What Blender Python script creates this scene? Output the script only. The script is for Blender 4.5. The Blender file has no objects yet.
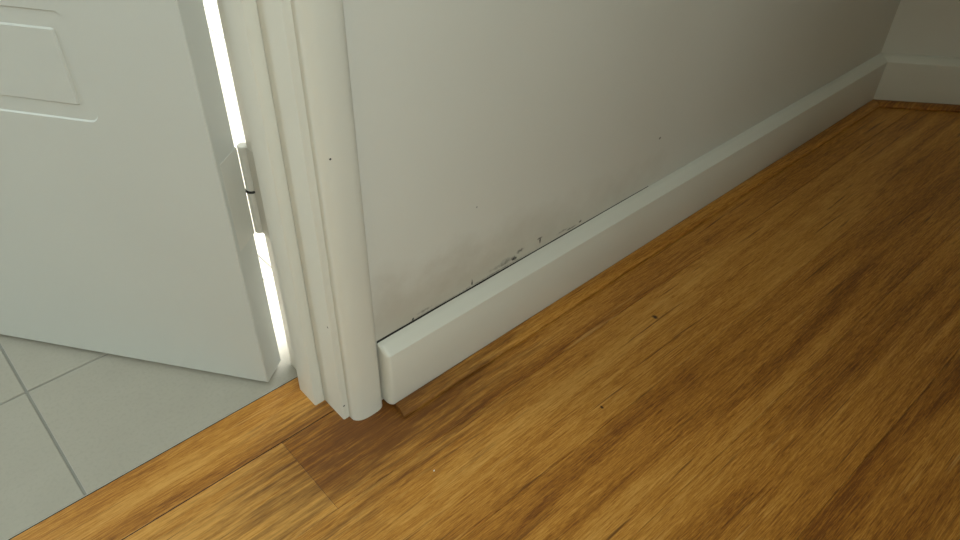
import bpy, bmesh, math, random
from mathutils import Matrix, Vector

# ------------------------------------------------------------------ camera
# World: x runs along the hall wall, y goes through the doorway into the tiled
# room, z up, metres; the camera stands 0.616 m above the floor at x = y = 0.
scene = bpy.context.scene
COL = scene.collection
R = ((0.74208946, -0.67002127, 0.01935776),      # camera right, down, forward
     (-0.41670673, -0.48376369, -0.76962861),
     (0.52503212, 0.56306677, -0.63819831))
cam_data = bpy.data.cameras.new('camera')
cam_data.sensor_width = 36.0
cam_data.lens = 36.0 * 748.67 / 960.0
cam_data.clip_start = 0.01
cam = bpy.data.objects.new('camera', cam_data)
COL.objects.link(cam)
rt, dn, fw = (Vector(r) for r in R)
m = Matrix((rt, -dn, -fw)).transposed().to_4x4()
m.translation = (0, 0, 0.616)
cam.matrix_world = m
scene.camera = cam

# ------------------------------------------------------------------ world, daylight, exposure
scene.view_settings.view_transform = 'Standard'
scene.view_settings.look = 'None'
scene.view_settings.gamma = 1.0
scene.view_settings.use_curve_mapping = False
scene.view_settings.exposure = 0.0

world = bpy.data.worlds.new('sky')
scene.world = world
world.use_nodes = True
world.node_tree.nodes['Background'].inputs[0].default_value = (0.75, 0.88, 1.0, 1)
world.node_tree.nodes['Background'].inputs[1].default_value = 0.6

def window_light(name, loc, normal, w, h, power, color):
    ld = bpy.data.lights.new(name, 'AREA')
    ld.shape = 'RECTANGLE'
    ld.size, ld.size_y = w, h
    ld.energy = power
    ld.color = color
    o = bpy.data.objects.new(name, ld)
    COL.objects.link(o)
    o.location = loc
    o.rotation_euler = Vector(normal).to_track_quat('-Z', 'Y').to_euler()
    return o

# daylight through the glazed door of the hall, behind and left of the camera
HALL_WIN = dict(x0=-0.92, x1=0.16, z0=0.95, z1=2.25, y=-1.25)
window_light('daylight_hall', ((HALL_WIN['x0'] + HALL_WIN['x1']) / 2, HALL_WIN['y'] - 0.09,
             (HALL_WIN['z0'] + HALL_WIN['z1']) / 2), (0, 1, 0), 1.08, 1.3, 35.5, (0.86, 1.0, 0.99))
# daylight through the window of the tiled room
BATH_WIN = dict(y0=0.80, y1=1.85, z0=0.70, z1=2.00, x=1.20)
window_light('daylight_tiled_room', (BATH_WIN['x'] + 0.09, 1.325, 1.35), (-1, 0, 0), 1.05, 1.3, 24, (0.92, 0.98, 1.0))
# unseen second window of the tiled room, added to brighten the jamb faces
FILL_WIN = dict(y0=1.35, y1=2.15, z0=0.85, z1=2.05, x=-1.30)
window_light('fill_side', (FILL_WIN['x'] - 0.09, 1.75, 1.45), (1, 0, 0), 0.8, 1.2, 27, (0.80, 0.94, 1.0))
# sun falling through that window onto the tiles behind the door
sun_data = bpy.data.lights.new('sun', 'SUN')
sun_data.energy = 16
sun_data.angle = math.radians(2.0)
sun_data.color = (0.95, 0.98, 1.0)
sun = bpy.data.objects.new('sun', sun_data)
COL.objects.link(sun)
sun.location = (3, 2, 5)
sun.rotation_euler = Vector((-0.50, -0.13, -0.86)).to_track_quat('-Z', 'Y').to_euler()

# ------------------------------------------------------------------ helpers
def link(name, me, mat=None, parent=None):
    o = bpy.data.objects.new(name, me)
    COL.objects.link(o)
    if mat and me is not None and not me.materials:
        me.materials.append(mat)
    if parent:
        o.parent = parent
    return o

def tag(o, label, cat=None, kind=None, group=None):
    o['label'] = label
    if cat:
        o['category'] = cat
    if kind:
        o['kind'] = kind
    if group:
        o['group'] = group
    return o

def finish(bm, name, smooth=None):
    bmesh.ops.recalc_face_normals(bm, faces=bm.faces)
    me = bpy.data.meshes.new(name)
    bm.to_mesh(me)
    bm.free()
    if smooth:
        for p in me.polygons:
            p.use_smooth = True
        me.set_sharp_from_angle(angle=math.radians(smooth))
    return me

def add_box(bm, a, b, bevel=0.0, seg=1):
    vs = [bm.verts.new((x, y, z)) for x in (a[0], b[0]) for y in (a[1], b[1]) for z in (a[2], b[2])]
    fs = [bm.faces.new([vs[i] for i in q]) for q in
          ((0, 1, 3, 2), (4, 6, 7, 5), (0, 4, 5, 1), (2, 3, 7, 6), (0, 2, 6, 4), (1, 5, 7, 3))]
    if bevel:
        es = list({e for f in fs for e in f.edges})
        bmesh.ops.bevel(bm, geom=es, offset=bevel, segments=seg, affect='EDGES', profile=0.6)

def box_mesh(name, a, b, bevel=0.0, seg=1):
    bm = bmesh.new()
    add_box(bm, a, b, bevel, seg)
    return finish(bm, name)

def sweep(name, sections, smooth=None, cap=True):
    """sections: list of closed rings (same vertex count)."""
    bm = bmesh.new()
    rings = [[bm.verts.new(p) for p in s] for s in sections]
    n = len(rings[0])
    for r0, r1 in zip(rings, rings[1:]):
        for i in range(n):
            bm.faces.new((r0[i], r0[(i + 1) % n], r1[(i + 1) % n], r1[i]))
    if cap:
        bm.faces.new(rings[0])
        bm.faces.new(list(reversed(rings[-1])))
    return finish(bm, name, smooth)

def chamfer(poly, c):
    out = []
    n = len(poly)
    for i in range(n):
        p, a, b = Vector(poly[i]), Vector(poly[i - 1]), Vector(poly[(i + 1) % n])
        out.append(tuple(p + (a - p).normalized() * c))
        mid = p + ((a - p).normalized() + (b - p).normalized()) * c * 0.3
        out.append(tuple(mid))
        out.append(tuple(p + (b - p).normalized() * c))
    return out

def upright(name, poly, z0, z1, smooth=35):
    zs = [z0, z1]
    return sweep(name, [[(x, y, z) for x, y in poly] for z in zs], smooth)

# ------------------------------------------------------------------ materials
class Nodes:
    def __init__(self, name):
        self.mat = bpy.data.materials.new(name)
        self.mat.use_nodes = True
        self.nt = self.mat.node_tree
        self.bsdf = self.nt.nodes['Principled BSDF']
    def new(self, t, **kw):
        n = self.nt.nodes.new(t)
        for k, v in kw.items():
            setattr(n, k, v)
        return n
    def put(self, sock, v):
        if isinstance(v, bpy.types.NodeSocket):
            self.nt.links.new(v, sock)
        else:
            sock.default_value = v
    def math(self, op, a, b=0.0, c=0.0, clamp=False):
        n = self.new('ShaderNodeMath', operation=op, use_clamp=clamp)
        for s, v in zip(n.inputs, (a, b, c)):
            self.put(s, v)
        return n.outputs[0]
    def pos(self):
        return self.new('ShaderNodeNewGeometry').outputs['Position']
    def scaled(self, vec, s, off=None):
        n = self.new('ShaderNodeVectorMath', operation='MULTIPLY')
        self.put(n.inputs[0], vec)
        n.inputs[1].default_value = s
        o = n.outputs[0]
        if off is not None:
            k = self.new('ShaderNodeVectorMath', operation='ADD')
            self.put(k.inputs[0], o)
            self.put(k.inputs[1], off)
            o = k.outputs[0]
        return o
    def noise(self, vec, scale=1.0, detail=3.0, rough=0.55, dist=0.0):
        n = self.new('ShaderNodeTexNoise')
        self.put(n.inputs['Vector'], vec)
        n.inputs['Scale'].default_value = scale
        n.inputs['Detail'].default_value = detail
        n.inputs['Roughness'].default_value = rough
        n.inputs['Distortion'].default_value = dist
        return n.outputs[0]
    def ramp(self, fac, stops):
        n = self.new('ShaderNodeValToRGB')
        self.put(n.inputs[0], fac)
        e = n.color_ramp.elements
        while len(e) < len(stops):
            e.new(0.5)
        for el, (p, c) in zip(e, stops):
            el.position = p
            el.color = (c[0], c[1], c[2], 1) if not isinstance(c, float) else (c, c, c, 1)
        return n.outputs[0]
    def mix(self, fac, a, b, blend='MIX'):
        n = self.new('ShaderNodeMix', data_type='RGBA', blend_type=blend)
        self.put(n.inputs[0], fac)
        for s, v in ((n.inputs[6], a), (n.inputs[7], b)):
            self.put(s, (*v, 1) if isinstance(v, tuple) and len(v) == 3 else v)
        return n.outputs[2]
    def sep(self, vec):
        n = self.new('ShaderNodeSeparateXYZ')
        self.put(n.inputs[0], vec)
        return n.outputs
    def bump(self, h, strength=0.2, dist=0.001):
        n = self.new('ShaderNodeBump')
        n.inputs['Strength'].default_value = strength
        n.inputs['Distance'].default_value = dist
        self.put(n.inputs['Height'], h)
        self.put(self.bsdf.inputs['Normal'], n.outputs[0])
    def out(self, color, rough=0.5, spec=0.5):
        self.put(self.bsdf.inputs['Base Color'], (*color, 1) if isinstance(color, tuple) else color)
        self.put(self.bsdf.inputs['Roughness'], rough)
        self.put(self.bsdf.inputs['Specular IOR Level'], spec)
        return self.mat
    def blob(self, u, v, cu, cv, ru, rv, wob, power=1.0):
        """soft ragged ellipse mask, 1 inside"""
        a = self.math('DIVIDE', self.math('SUBTRACT', u, cu), ru)
        b = self.math('DIVIDE', self.math('SUBTRACT', v, cv), rv)
        d = self.math('SQRT', self.math('ADD', self.math('MULTIPLY', a, a), self.math('MULTIPLY', b, b)))
        d = self.math('ADD', d, wob)
        return self.math('MULTIPLY', self.math('SUBTRACT', 1.3, d, clamp=True), power, clamp=True)

def paint(name, color, rough, spots=(), orange_peel=0.06):
    n = Nodes(name)
    p = n.pos()
    var = n.noise(p, 9.0, 4)
    c = n.mix(var, tuple(k * 0.965 for k in color), tuple(min(1, k * 1.02) for k in color))
    sx, sy, sz = n.sep(p)
    for (x, y, z, r) in spots:
        v = n.new('ShaderNodeVectorMath', operation='DISTANCE')
        n.put(v.inputs[0], p)
        v.inputs[1].default_value = (x, y, z)
        mk = n.math('LESS_THAN', n.math('ADD', v.outputs[1], n.math('MULTIPLY', n.noise(p, 900, 2), r * .6)), r * 1.2)
        c = n.mix(mk, c, (0.05, 0.045, 0.04))
    n.bump(n.noise(p, 420, 3), orange_peel, 0.0006)
    return n.out(c, rough, 0.4)

def wall_paint(marks=True):
    n = Nodes('wall_paint')
    p = n.pos()
    base = n.mix(n.noise(p, 6.0, 4), (0.69, 0.665, 0.59), (0.73, 0.705, 0.63))
    if marks:
        x, y, z = n.sep(p)
        w = n.math('MULTIPLY', n.math('SUBTRACT', n.noise(p, 14, 4, .65), 0.5), 1.6)
        damp = n.blob(x, z, 0.45, 0.085, 0.24, 0.06, w, 0.48)
        base = n.mix(damp, base, (0.46, 0.405, 0.305))
        damp = n.blob(x, z, 0.335, 0.10, 0.09, 0.06, w, 0.40)
        base = n.mix(damp, base, (0.46, 0.40, 0.32))
        w2 = n.math('MULTIPLY', n.math('SUBTRACT', n.noise(p, 260, 3, .7), 0.45), 2.4)
        for mx, mz, rx, rz, k in MARKS:
            base = n.mix(n.blob(x, z, mx, mz, rx, rz, w2, k), base, (0.045, 0.04, 0.035))
    n.bump(n.noise(p, 300, 3), 0.05, 0.0006)
    return n.out(base, 0.62, 0.3)

# mould and scuff marks on the wall just above the skirting: x, z, half sizes, strength
MARKS = [(0.329, 0.0895, .0016, .0020, 1.2), (0.4093, 0.0930, .0013, .0042, 1.4),
         (0.4719, 0.0938, .0042, .0032, 1.3), (0.4807, 0.1000, .0060, .0026, .8), (0.4600, 0.0960, .0100, .0050, .4),
         (0.5128, 0.0985, .0015, .0048, 1.2), (0.512, 0.1020, .0040, .0016, .9), (0.5661, 0.0906, .0085, .0014, .8),
         (0.552, 0.0935, .0090, .0016, .5), (0.5817, 0.0925, .0022, .0018, 1.0), (0.4502, 0.0950, .014, .0030, .35),
         (0.7191, 0.1552, .002, .002, .9), (0.4143, 0.1895, .0012, .0012, .9), (0.3447, 0.0925, .009, .002, .45),
         (0.445, 0.0890, .05, .0012, .5), (0.36, 0.0885, .05, .001, .4)]
M_WALL = wall_paint()
M_WALL2 = wall_paint(False)
M_TRIM = paint('trim_gloss_paint', (0.72, 0.69, 0.60), 0.36,
               [(0.2521, 0.4420, 0.3120, .0012), (0.2375, 0.460, 0.1290, .0012), (0.2400, 0.4552, 0.02, .0012)])
M_DOOR = paint('door_paint', (0.585, 0.585, 0.535), 0.42, orange_peel=0.10)
M_HINGE = paint('hinge_paint', (0.64, 0.62, 0.55), 0.4)
M_CEIL = paint('ceiling_paint', (0.78, 0.78, 0.75), 0.8)

def bamboo():
    n = Nodes('strand_bamboo')
    p = n.pos()
    info = n.new('ShaderNodeObjectInfo')
    rnd = info.outputs['Random']
    off = n.new('ShaderNodeCombineXYZ')
    n.put(off.inputs[0], n.math('MULTIPLY', rnd, 31.0))
    n.put(off.inputs[1], n.math('MULTIPLY', rnd, 17.0))
    broad = n.noise(n.scaled(p, (2.2, 34, 20), off.outputs[0]), 1, 4, .6, .6)
    strand = n.noise(n.scaled(p, (32, 640, 120), off.outputs[0]), 1, 5, .7, .8)
    fibre = n.noise(n.scaled(p, (110, 2000, 300), off.outputs[0]), 1, 3, .65, .5)
    t = n.math('ADD', n.math('MULTIPLY', broad, .34), n.math('MULTIPLY', strand, .44))
    t = n.math('ADD', t, n.math('MULTIPLY', fibre, .22))
    t = n.math('ADD', t, n.math('MULTIPLY', n.math('SUBTRACT', rnd, .5), .10))
    t = n.math('MULTIPLY_ADD', n.math('SUBTRACT', t, .5), 1.3, .505)
    sc = n.sep(info.outputs['Color'])
    t = n.math('SUBTRACT', t, n.math('SUBTRACT', 1.0, sc[0]))
    c = n.ramp(t, [(.35, (.165, .050, .006)), (.44, (.335, .124, .014)), (.52, (.50, .212, .030)),
                   (.64, (.66, .335, .075))])
    # long dark and pale threads
    thr = n.noise(n.scaled(p, (6.0, 210, 60), off.outputs[0]), 1, 3, .6, .6)
    c = n.mix(n.ramp(thr, [(.30, .85), (.38, 0.0)]), c, (.13, .045, .008))
    c = n.mix(n.ramp(thr, [(.64, 0.0), (.74, .6)]), c, (.64, .35, .10))
    # water stain round the foot of the architrave
    x, y, z = n.sep(p)
    w = n.math('MULTIPLY', n.math('SUBTRACT', n.noise(n.scaled(p, (14, 190, 20)), 1, 5, .7), .5), 3.6)
    st = n.math('MAXIMUM', n.blob(x, y, .265, .425, .17, .07, w, .8), n.blob(x, y, .25, .465, .07, .04, w, .7))
    st = n.math('MULTIPLY', st, n.math('MULTIPLY', n.math('SUBTRACT', .78, n.noise(n.scaled(p, (16, 300, 60)), 1, 4, .65, .6)), 4.4, clamp=True))
    c = n.mix(st, c, (.115, .036, .007))
    for mx, my, r in ((.6073, .3397, .0030), (.452, .290, .0016)):
        d = n.blob(x, y, mx, my, r, r * 1.2, n.math('MULTIPLY', n.math('SUBTRACT', n.noise(p, 300, 2), .5), 1.2), 1.3)
        c = n.mix(d, c, (.06, .022, .008))
    n.bump(n.math('ADD', n.math('MULTIPLY', strand, .6), fibre), 0.15, 0.0005)
    rough = n.math('MULTIPLY_ADD', strand, .22, .30)
    return n.out(c, rough, .42)
M_WOOD = bamboo()

def tile_mat():
    n = Nodes('grey_tile')
    p = n.pos()
    info = n.new('ShaderNodeObjectInfo')
    c = n.mix(n.noise(p, 16, 6, .65), (.36, .327, .262), (.435, .40, .328))
    c = n.mix(n.ramp(n.noise(p, 260, 2), [(.35, .35), (.5, 0.0)]), c, (.33, .31, .255))
    c = n.mix(n.math('MULTIPLY', info.outputs['Random'], .25), c, (.42, .395, .325))
    n.bump(n.noise(p, 180, 4), .10, .0008)
    return n.out(c, .42, .5)
M_TILE = tile_mat()
def plain(name, c, rough=.8, spec=.3, metal=0.0):
    n = Nodes(name)
    p = n.pos()
    col = n.mix(n.noise(p, 120, 3), tuple(k * .88 for k in c), tuple(k * 1.08 for k in c))
    n.bsdf.inputs['Metallic'].default_value = metal
    return n.out(col, rough, spec)
M_GROUT = plain('grout', (.29, .28, .24))
M_SUB = plain('particle_board', (.16, .10, .05))
M_STUD = plain('raw_timber', (.22, .15, .08))
M_GLASSFRAME = plain('window_frame_paint', (.75, .75, .72), .4)
M_STRIP = plain('edge_strip', (.52, .50, .43), .5)
M_JOINT = plain('sealant_and_crack_shade', (.03, .027, .022), .8)  # sealant colour, also painted as shade on the strip in the skirting crack
M_SEAM = plain('seam_shade', (.065, .028, .010), .8)
M_DARK = plain('dark_grease', (.03, .027, .025), .6)
M_SPECK = plain('white_crumb', (.9, .9, .86), .6)

# ------------------------------------------------------------------ key dimensions
WY = 0.4510        # hall face of the wall
WB = 0.5594        # tiled-room face of the wall
JX = 0.2375        # jamb face
SKF = 0.4325       # skirting front face
TILE_Y = 0.5396    # tile / timber line
CORN = Vector((1.366, WY))           # wall corner to the angled end wall
EA = math.radians(48.0)              # turn of the end wall
ED = Vector((math.cos(EA), -math.sin(EA)))
CEIL = 2.40

# ------------------------------------------------------------------ floors
rng = random.Random(7)
sub = link('floor', box_mesh('subfloor', (-1.95, -1.45, -0.05), (2.6, TILE_Y - .001, -0.0145)), M_SUB)
tag(sub, 'golden brown strand bamboo plank floor of the hall', 'floor', 'structure')
def plank(x0, x1, y0, y1, shade=1.0):
    g = .0001
    o = link('plank', box_mesh('plank', (x0 + g, y0 + g, -.0143), (x1 - g, y1 - g, 0), .00035), M_WOOD, sub)
    o.color = (shade, 1, 1, 1)
    return o
link('seam_shade', box_mesh('seam_shade', (-.62, .4719, -.008), (.23, .4731, -.0003)), M_SEAM, sub)  # dark strip painting the shade inside the open seam between planks
plank(-.62, .34, .4731, TILE_Y - .0012, 1.0)
rows = []
y = .472
first = True
W = .1000
i = 0
cuts = {0: [-1.2, .1745, 1.9], 1: [-.9, 1.62], 2: [-1.4, -.15, 1.75], 3: [-.5, 1.5], 4: [-1.0, 1.4], 5: [-.2, 1.5]}
shades = {(0, 2): .965, (0, 1): 1.04, (1, 1): 1.045, (1, 2): .97, (2, 2): 1.035, (3, 1): 1.0, (4, 1): .975, (5, 1): .97}
while y > -1.35:
    y1 = y
    y0 = y - W
    cs = cuts.get(i) or sorted(rng.uniform(-1.6, 2.3) for _ in range(2))
    xs = [-1.92] + [c for c in cs if -1.9 < c < 2.55] + [2.58]
    for k, (a, b) in enumerate(zip(xs, xs[1:])):
        plank(a, b, y0, y1, shades.get((i, k), rng.uniform(.97, 1.03)))
    y = y0
    i += 1

tf = link('floor', box_mesh('tile_bed', (-1.35, TILE_Y, -.05), (1.25, 2.35, -.0012)), M_GROUT)
tag(tf, 'square grey cement tile floor of the room behind the door', 'floor', 'structure')
gx = .0062
tile_cache = {}
xs = [-1.35] + [gx + .3 * k for k in range(-4, 5) if gx + .3 * k < 1.25] + [1.25]
ys = [TILE_Y + .0003, .7072, 1.0072, 1.3072, 1.6072, 1.9072, 2.2072, 2.35]
for a, b in zip(xs, xs[1:]):
    for c, d in zip(ys, ys[1:]):
        g = .0013
        y0 = c + (0 if c == ys[0] else g)
        key = (round(b - a, 4), round(d - y0, 4))
        if key not in tile_cache:
            tile_cache[key] = box_mesh('tile', (g, 0, -.009), (b - a - g, d - g - y0, 0), .0009, 2)
        o = link('tile', tile_cache[key], M_TILE, tf)
        o.location = (a, y0, 0)

st = link('trim_4', box_mesh('edge_strip', (-.54, TILE_Y - .0011, -.012), (JX - .001, TILE_Y - .0003, .0004)), M_STRIP)
tag(st, 'thin cream edge strip between grey tiles and bamboo floor in the doorway', 'edge strip', 'structure')
jn = link('sealant_line', box_mesh('sealant_line', (-.54, TILE_Y - .0021, -.012), (JX - .001, TILE_Y - .0011, .00012)), M_JOINT, st)

# ------------------------------------------------------------------ walls, ceiling
def wall(name, boxes, mat, label):
    bm = bmesh.new()
    for a, b in boxes:
        add_box(bm, a, b)
    return tag(link(name, finish(bm, name), mat), label, 'wall', 'structure')

OPX0, HEAD = -.52, 2.06
WX0 = .2820     # left edge of the plaster beside the architrave
wall('wall_back', [((WX0, WY, 0), (CORN.x, WB, CEIL)),
                   ((-1.9, WY, 0), (OPX0 - .02, WB, CEIL)),
                   ((OPX0 - .02, WY, HEAD + .02), (WX0, WB, CEIL))], M_WALL,
     'white painted hall wall with mould marks along the skirting')
tag(link('trim_5', box_mesh('stud', (.2556, WY + .022, 0), (WX0 - .0002, WB, HEAD)), M_STUD),  # unseen filler added to stop light leaking through the wall cavity
    'unseen raw timber stud added to block light inside the wall beside the door jamb', 'stud', 'structure')

def extr(name, pts, z0, z1, mat, label, cat='wall'):
    return tag(link(name, upright(name, pts, z0, z1, None), mat), label, cat, 'structure')
e1 = CORN + ED * 1.40
nrm = Vector((math.sin(EA), math.cos(EA)))
extr('wall_end', [tuple(CORN), tuple(e1), tuple(e1 + nrm * .1), tuple(CORN + nrm * .1)], 0, CEIL, M_WALL2,
     'angled white wall closing the far right end of the hall')
NIB = (.19, -.39)     # corner of an unseen wall added to shade the right of the hall
wall('wall_right_shade', [((NIB[0], NIB[1] - .1, 0), (e1.x, NIB[1], CEIL)), ((NIB[0], -1.35, 0), (NIB[0] + .1, NIB[1] - .1, CEIL))],
     M_WALL2, 'unseen white wall added right of the camera to shade the far end')
wall('wall_left', [((-1.9, -1.35, 0), (-1.8, WY, CEIL))], M_WALL2, 'white hall wall to the left of the camera')
h = HALL_WIN
wall('wall_front', [((-1.8, -1.35, 0), (h['x0'], -1.25, CEIL)), ((h['x1'], -1.35, 0), (NIB[0], -1.25, CEIL)),
                    ((h['x0'], -1.35, 0), (h['x1'], -1.25, h['z0'])), ((h['x0'], -1.35, h['z1']), (h['x1'], -1.25, CEIL))],
     M_WALL2, 'white hall wall with the window, behind the camera')
bw = BATH_WIN
wall('wall_tiled_room', [((1.2, WB, 0), (1.3, bw['y0'], CEIL)), ((1.2, bw['y1'], 0), (1.3, 2.3, CEIL)),
                         ((1.2, bw['y0'], 0), (1.3, bw['y1'], bw['z0'])), ((1.2, bw['y0'], bw['z1']), (1.3, bw['y1'], CEIL))],
     M_WALL2, 'white window wall of the tiled room')
wall('wall_rear', [((-1.4, 2.3, 0), (1.3, 2.4, CEIL))], M_WALL2, 'white far wall of the tiled room')
sw = FILL_WIN
wall('wall_side', [((-1.4, WB, 0), (-1.3, sw['y0'], CEIL)), ((-1.4, sw['y1'], 0), (-1.3, 2.3, CEIL)),
                   ((-1.4, sw['y0'], 0), (-1.3, sw['y1'], sw['z0'])), ((-1.4, sw['y0'], sw['z1']), (-1.3, sw['y1'], CEIL))], M_WALL2, 'white left wall of the tiled room')
bm = bmesh.new()
add_box(bm, (-1.9, -1.35, CEIL), (2.6, WB, CEIL + .08))
add_box(bm, (-1.4, WB, CEIL), (1.3, 2.4, CEIL + .08))
tag(link('ceiling', finish(bm, 'ceiling'), M_CEIL),
    'plain white plaster ceiling over both rooms', 'ceiling', 'structure')

def window_frame(name, a, b, axis, label):
    """frame bars inside an opening; a, b opposite corners of the opening plane"""
    t = .045
    root = bpy.data.objects.new(name, None)
    COL.objects.link(root)
    root.location = ((a[0] + b[0]) / 2, (a[1] + b[1]) / 2, a[2])
    tag(root, label, 'window', 'structure')
    inv = Matrix.Translation(-Vector(root.location))
    def bar(nm, p, q):
        me = box_mesh(nm, p, q, .003)
        me.transform(inv)
        link(nm, me, M_GLASSFRAME, root)
    if axis == 'x':
        y0, y1 = a[1] - .03, a[1] + .03
        bar('rail', (a[0], y0, a[2]), (b[0], y1, a[2] + t)); bar('rail', (a[0], y0, b[2] - t), (b[0], y1, b[2]))
        for u in (a[0], (a[0] + b[0] - t) / 2, b[0] - t):
            bar('stile', (u, y0, a[2] + t), (u + t, y1, b[2] - t))
    else:
        x0, x1 = a[0] - .03, a[0] + .03
        bar('rail', (x0, a[1], a[2]), (x1, b[1], a[2] + t)); bar('rail', (x0, a[1], b[2] - t), (x1, b[1], b[2]))
        for u in (a[1], b[1] - t):
            bar('stile', (x0, u, a[2] + t), (x1, u + t, b[2] - t))
window_frame('window_1', (h['x0'], -1.29, h['z0']), (h['x1'], -1.29, h['z1']), 'x', 'white framed hall window behind the camera')
window_frame('window_2', (1.24, bw['y0'], bw['z0']), (1.24, bw['y1'], bw['z1']), 'y', 'white framed window of the tiled room behind the door')
window_frame('window_3', (-1.34, sw['y0'], sw['z0']), (-1.34, sw['y1'], sw['z1']), 'y', 'unseen white framed side window added to light the jamb from the tiled room')

# ------------------------------------------------------------------ door frame and architrave
fr = bpy.data.objects.new('trim_1', None)
COL.objects.link(fr)
fr.location = (JX, .5, 0)
tag(fr, 'white door jamb with stop, right side of the doorway', 'door frame', 'structure')
def framed(nm, poly, c, z1=HEAD):
    me = upright(nm, chamfer(poly, c), 0, z1, 50)
    me.transform(Matrix.Translation((-JX, -.5, 0)))
    return link(nm, me, M_TRIM, fr)
framed('jamb', [(JX, .4552), (.2555, .4552), (.2555, WB), (JX, WB)], .0012)
framed('door_stop', [(.2256, .4905), (JX, .4905), (JX, .5220), (.2256, .5220)], .0014)

arch = [(.2444, .4551), (.2444, .4508), (.2449, .4485), (.2462, .4464), (.2482, .4445), (.2508, .4429), (.2540, .4419),
        (.2580, .4413), (.2640, .4411), (.2700, .4413), (.2738, .4418), (.2766, .4429), (.2786, .4446), (.2797, .4466),
        (.2800, .4490), (.2800, .4551)]
me = upright('architrave', arch, 0, HEAD + .05, 40)
tag(link('trim_2', me, M_TRIM), 'white rounded architrave standing beside the doorway', 'architrave', 'structure')

# ------------------------------------------------------------------ skirting boards
def sk_profile(gap):
    """(distance from wall, z) going from the back foot round the front"""
    return [(gap, .006), (gap, .0862), (gap + .0006, .0868), (.0062, .0860), (.0085, .0846), (.0165, .0790), (.0180, .0776),
            (.0185, .0758), (.0185, .009), (.0178, .006)]
def sk_ring(p, n, gap, dx=Vector((0, 0)), sh=1.0):
    r = []
    for d, z in sk_profile(gap):
        q = p + n * d * sh
        r.append((q.x, q.y, z))
    return r
back_n = Vector((0, -1))
mit = math.tan(EA / 2)
secs = []
x0 = .2822
for x, sh in ((x0, .62), (x0 + .0006, .75), (x0 + .0015, .86), (x0 + .0027, .94), (x0 + .0042, .985), (x0 + .006, 1.0)):
    secs.append((x, sh))
for k in range(1, 25):
    secs.append((x0 + .006 + (1.347 - x0) * k / 25, 1.0))
rings = []
for x, sh in secs:
    gap = max(.0001, .00125 * (1 - max(0, (x - .30)) / .40) + .00018 * math.sin(x * 47))
    if sh < 1:
        ring = [(px, py, z - (1 - sh) * .004 * (z > .07)) for px, py, z in sk_ring(Vector((x, WY)), back_n, gap, sh=sh)]
    else:
        ring = sk_ring(Vector((x, WY)), back_n, gap)
    rings.append(ring)
# mitred end at the corner
rings.append([(CORN.x - d * mit, WY - d, z) for d, z in sk_profile(.0001)])
tag(link('baseboard_back', sweep('skirting', rings, 28), M_TRIM),
    'white bevelled skirting along the long hall wall with a dark crack above', 'skirting', 'structure')
cr = []  # dark strip laid in the gap, its colour standing in for shade
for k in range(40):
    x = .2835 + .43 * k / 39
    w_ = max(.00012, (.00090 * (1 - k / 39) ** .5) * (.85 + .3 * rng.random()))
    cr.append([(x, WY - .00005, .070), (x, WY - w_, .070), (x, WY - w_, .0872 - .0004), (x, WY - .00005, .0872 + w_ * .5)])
link('crack', sweep('crack', cr), M_JOINT, bpy.data.objects['baseboard_back'])['label'] = 'dark strip painted as the shade in the crack above the skirting'
en = Vector((-math.sin(EA), -math.cos(EA)))
def end_ring(s, prof, mitre):
    return [(*(CORN + ED * (s + (d * mit if mitre else 0)) + en * d), z) for d, z in prof]
tag(link('baseboard_end', sweep('skirting_end', [end_ring(0, sk_profile(.0001), True), end_ring(1.22, sk_profile(.0001), False)], 28), M_TRIM),
    'white bevelled skirting on the angled end wall', 'skirting', 'structure')

# timber cover bead on the floor in front of the skirtings
def bead_prof():
    return [(.0186, .0001), (.0186, .0074), (.0205, .0080), (.0250, .0077), (.0295, .0068), (.0330, .0056), (.0350, .0042), (.0358, .0024), (.0356, .0009)]
bp = bead_prof()
br = [[(.2870 - (d - .0186) * .10, WY - d, z) for d, z in bp]]
br.append([(CORN.x - d * mit, WY - d, z) for d, z in bp])
o = tag(link('trim_3', sweep('bead', br, 40), M_WOOD), 'narrow bamboo cover bead along the foot of the long skirting', 'floor bead', 'structure')
o.color = (1.03, 1, 1, 1)
o = tag(link('trim_6', sweep('bead_end', [end_ring(0, bp, True), end_ring(1.22, bp, False)], 40), M_WOOD),
        'narrow bamboo cover bead along the skirting of the angled end wall', 'floor bead', 'structure')
o.color = (.96, 1, 1, 1)

# ------------------------------------------------------------------ the door, swung 54 degrees into the tiled room
DW, DT, DH, DZ = .745, .035, 2.035, .0075
DA = math.radians(126.0)
door = bpy.data.objects.new('door_1', None)
COL.objects.link(door)
# local frame: +x from the hinge edge along the door, +y from hall face to tiled-room face
door.location = (.2018, .5445, 0)
dx = Vector((math.cos(DA), math.sin(DA), 0))
dy = Vector((-dx.y, dx.x, 0)) * -1
door.matrix_world = Matrix(((dx.x, dy.x, 0, .2018), (dx.y, dy.y, 0, .5445), (0, 0, 1, 0), (0, 0, 0, 1)))
tag(door, 'white panelled door hinged on the right and half open over grey tiles', 'door', 'structure')

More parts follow.
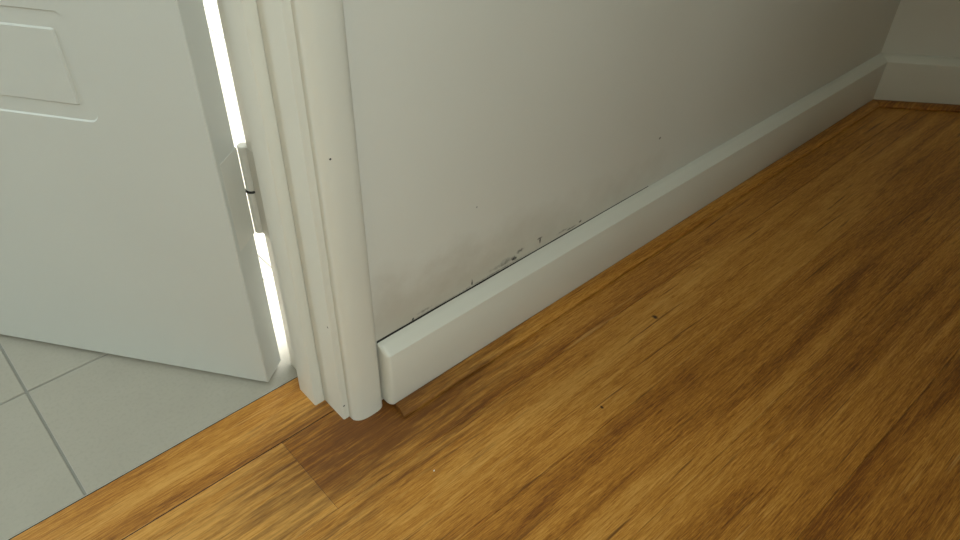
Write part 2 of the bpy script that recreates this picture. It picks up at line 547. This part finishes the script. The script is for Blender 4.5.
def rrect(x0, x1, z0, z1, r, k=6):
    pts = []
    for cx, cz, a0 in ((x1 - r, z0 + r, -90), (x1 - r, z1 - r, 0), (x0 + r, z1 - r, 90), (x0 + r, z0 + r, 180)):
        for j in range(k + 1):
            a = math.radians(a0 + 90 * j / k)
            pts.append((cx + r * math.cos(a), cz + r * math.sin(a)))
    return pts
def door_slab():
    bm = bmesh.new()
    panels = [(.098, DW - .098, .3048, .3992), (.098, DW - .098, .52, 1.12), (.098, DW - .098, 1.24, 1.93)]
    z0, z1 = DZ, DZ + DH
    K = 6
    def face(pts, y, flip=False):
        vs = [bm.verts.new((x, y, z)) for x, z in pts]
        return bm.faces.new(vs)
    for y, s in ((0.0, 1), (DT, -1)):
        c = .0012
        a, b = c, DW - c
        zz = [z0 + c]
        # horizontal bands between the panels
        edges = [z0 + c]
        for p in panels:
            edges += [p[2] - .012, p[3] + .012]
        edges.append(z1 - c)
        for k in range(0, len(edges), 2):
            face([(a, edges[k]), (b, edges[k]), (b, edges[k + 1]), (a, edges[k + 1])], y)
        for p in panels:
            lo, hi = p[2] - .012, p[3] + .012
            xa, xb = p[0] - .012, p[1] + .012
            face([(a, lo), (xa, lo), (xa, hi), (a, hi)], y)
            face([(xb, lo), (b, lo), (b, hi), (xb, hi)], y)
            loops = []
            for ins, dep, r in ((0, 0, .009), (.0011, .0014, .0080), (.0144, .0014, .0020), (.0156, 0, .0008)):
                loops.append([bm.verts.new((x, y + s * dep, z)) for x, z in rrect(p[0] + ins, p[1] - ins, p[2] + ins, p[3] - ins, r, K)])
            n = len(loops[0])
            for l0, l1 in zip(loops, loops[1:]):
                for j in range(n):
                    bm.faces.new((l0[j], l0[(j + 1) % n], l1[(j + 1) % n], l1[j]))
            bm.faces.new(loops[-1])
            corners = [bm.verts.new((x, y, z)) for x, z in ((xb, lo), (xb, hi), (xa, hi), (xa, lo))]
            for q in range(4):
                s0 = q * (K + 1)
                for j in range(K):
                    bm.faces.new((corners[q], loops[0][s0 + j], loops[0][s0 + j + 1]))
                bm.faces.new((corners[q], loops[0][s0 + K], loops[0][(s0 + K + 1) % n], corners[(q + 1) % 4]))
    # edges of the slab with a small chamfer
    c = .0012
    def ring(inset, y):
        return [bm.verts.new(p) for p in ((inset, y, z0 + inset), (DW - inset, y, z0 + inset), (DW - inset, y, z1 - inset), (inset, y, z1 - inset))]
    rs = [ring(c, 0), ring(0, c), ring(0, DT - c), ring(c, DT)]
    for r0, r1 in zip(rs, rs[1:]):
        for j in range(4):
            bm.faces.new((r0[j], r0[(j + 1) % 4], r1[(j + 1) % 4], r1[j]))
    bmesh.ops.remove_doubles(bm, verts=bm.verts, dist=1e-6)
    return finish(bm, 'door_slab', 12)
link('slab', door_slab(), M_DOOR, door)

# hinges: pin sits just past the tiled-room face; local pin position
PIN = Vector((.2373, .5654, 0))
pl = door.matrix_world.inverted() @ PIN
def tube(name, r, z0, z1, n=14, cx=0, cy=0, cham=.0006):
    prof = [(r - cham, z0), (r, z0 + cham), (r, z1 - cham), (r - cham, z1)]
    return sweep(name, [[(cx + rr * math.cos(2 * math.pi * k / n), cy + rr * math.sin(2 * math.pi * k / n), z) for k in range(n)] for rr, z in prof], 40)
def hinge(zc):
    root = link('hinge', tube('hinge_barrel', .0052, zc + .0008, zc + .0470), M_HINGE, door)
    root.location = (pl.x, pl.y, 0)
    tag(root, 'painted butt hinge barrel')
    link('lower_barrel', tube('lower_barrel', .0052, zc - .0470, zc - .0008), M_HINGE, root)
    link('pin', tube('pin', .0046, zc - .0012, zc + .0012, cham=.0001), M_DARK, root)
    link('grease_ring', tube('grease_ring', .0062, zc - .0009, zc + .0009, cham=.0001), M_DARK, root)
    # leaf on the door edge (local x = 0 plane) and leaf on the jamb
    lf = link('leaf', box_mesh('leaf', (-.0002 - pl.x, .006 - pl.y, zc - .047), (.0016 - pl.x, .0362 - pl.y, zc + .047), .0001), M_HINGE, root)
    a = door.matrix_world.inverted()
    bm = bmesh.new()
    add_box(bm, (JX - .0003, WB - .029, zc - .047), (JX + .0015, WB + .003, zc + .047), .0001)
    me = finish(bm, 'jamb_leaf')
    me.transform(Matrix.Translation((-pl.x, -pl.y, 0)) @ a)
    link('leaf', me, M_HINGE, root)
for zc in (.2285, 1.05, 1.83):
    hinge(zc)

# ------------------------------------------------------------------ tiny loose crumb on the floor
bm = bmesh.new()
bmesh.ops.create_icosphere(bm, subdivisions=1, radius=.0010)
for v in bm.verts:
    v.co *= rng.uniform(.75, 1.15)
    v.co.z = max(v.co.z, -.0006)
me = finish(bm, 'crumb')
o = tag(link('crumb', me, M_SPECK), 'tiny white crumb lying on the bamboo floor', 'crumb')
o.location = (.2676, .3454, .0006)
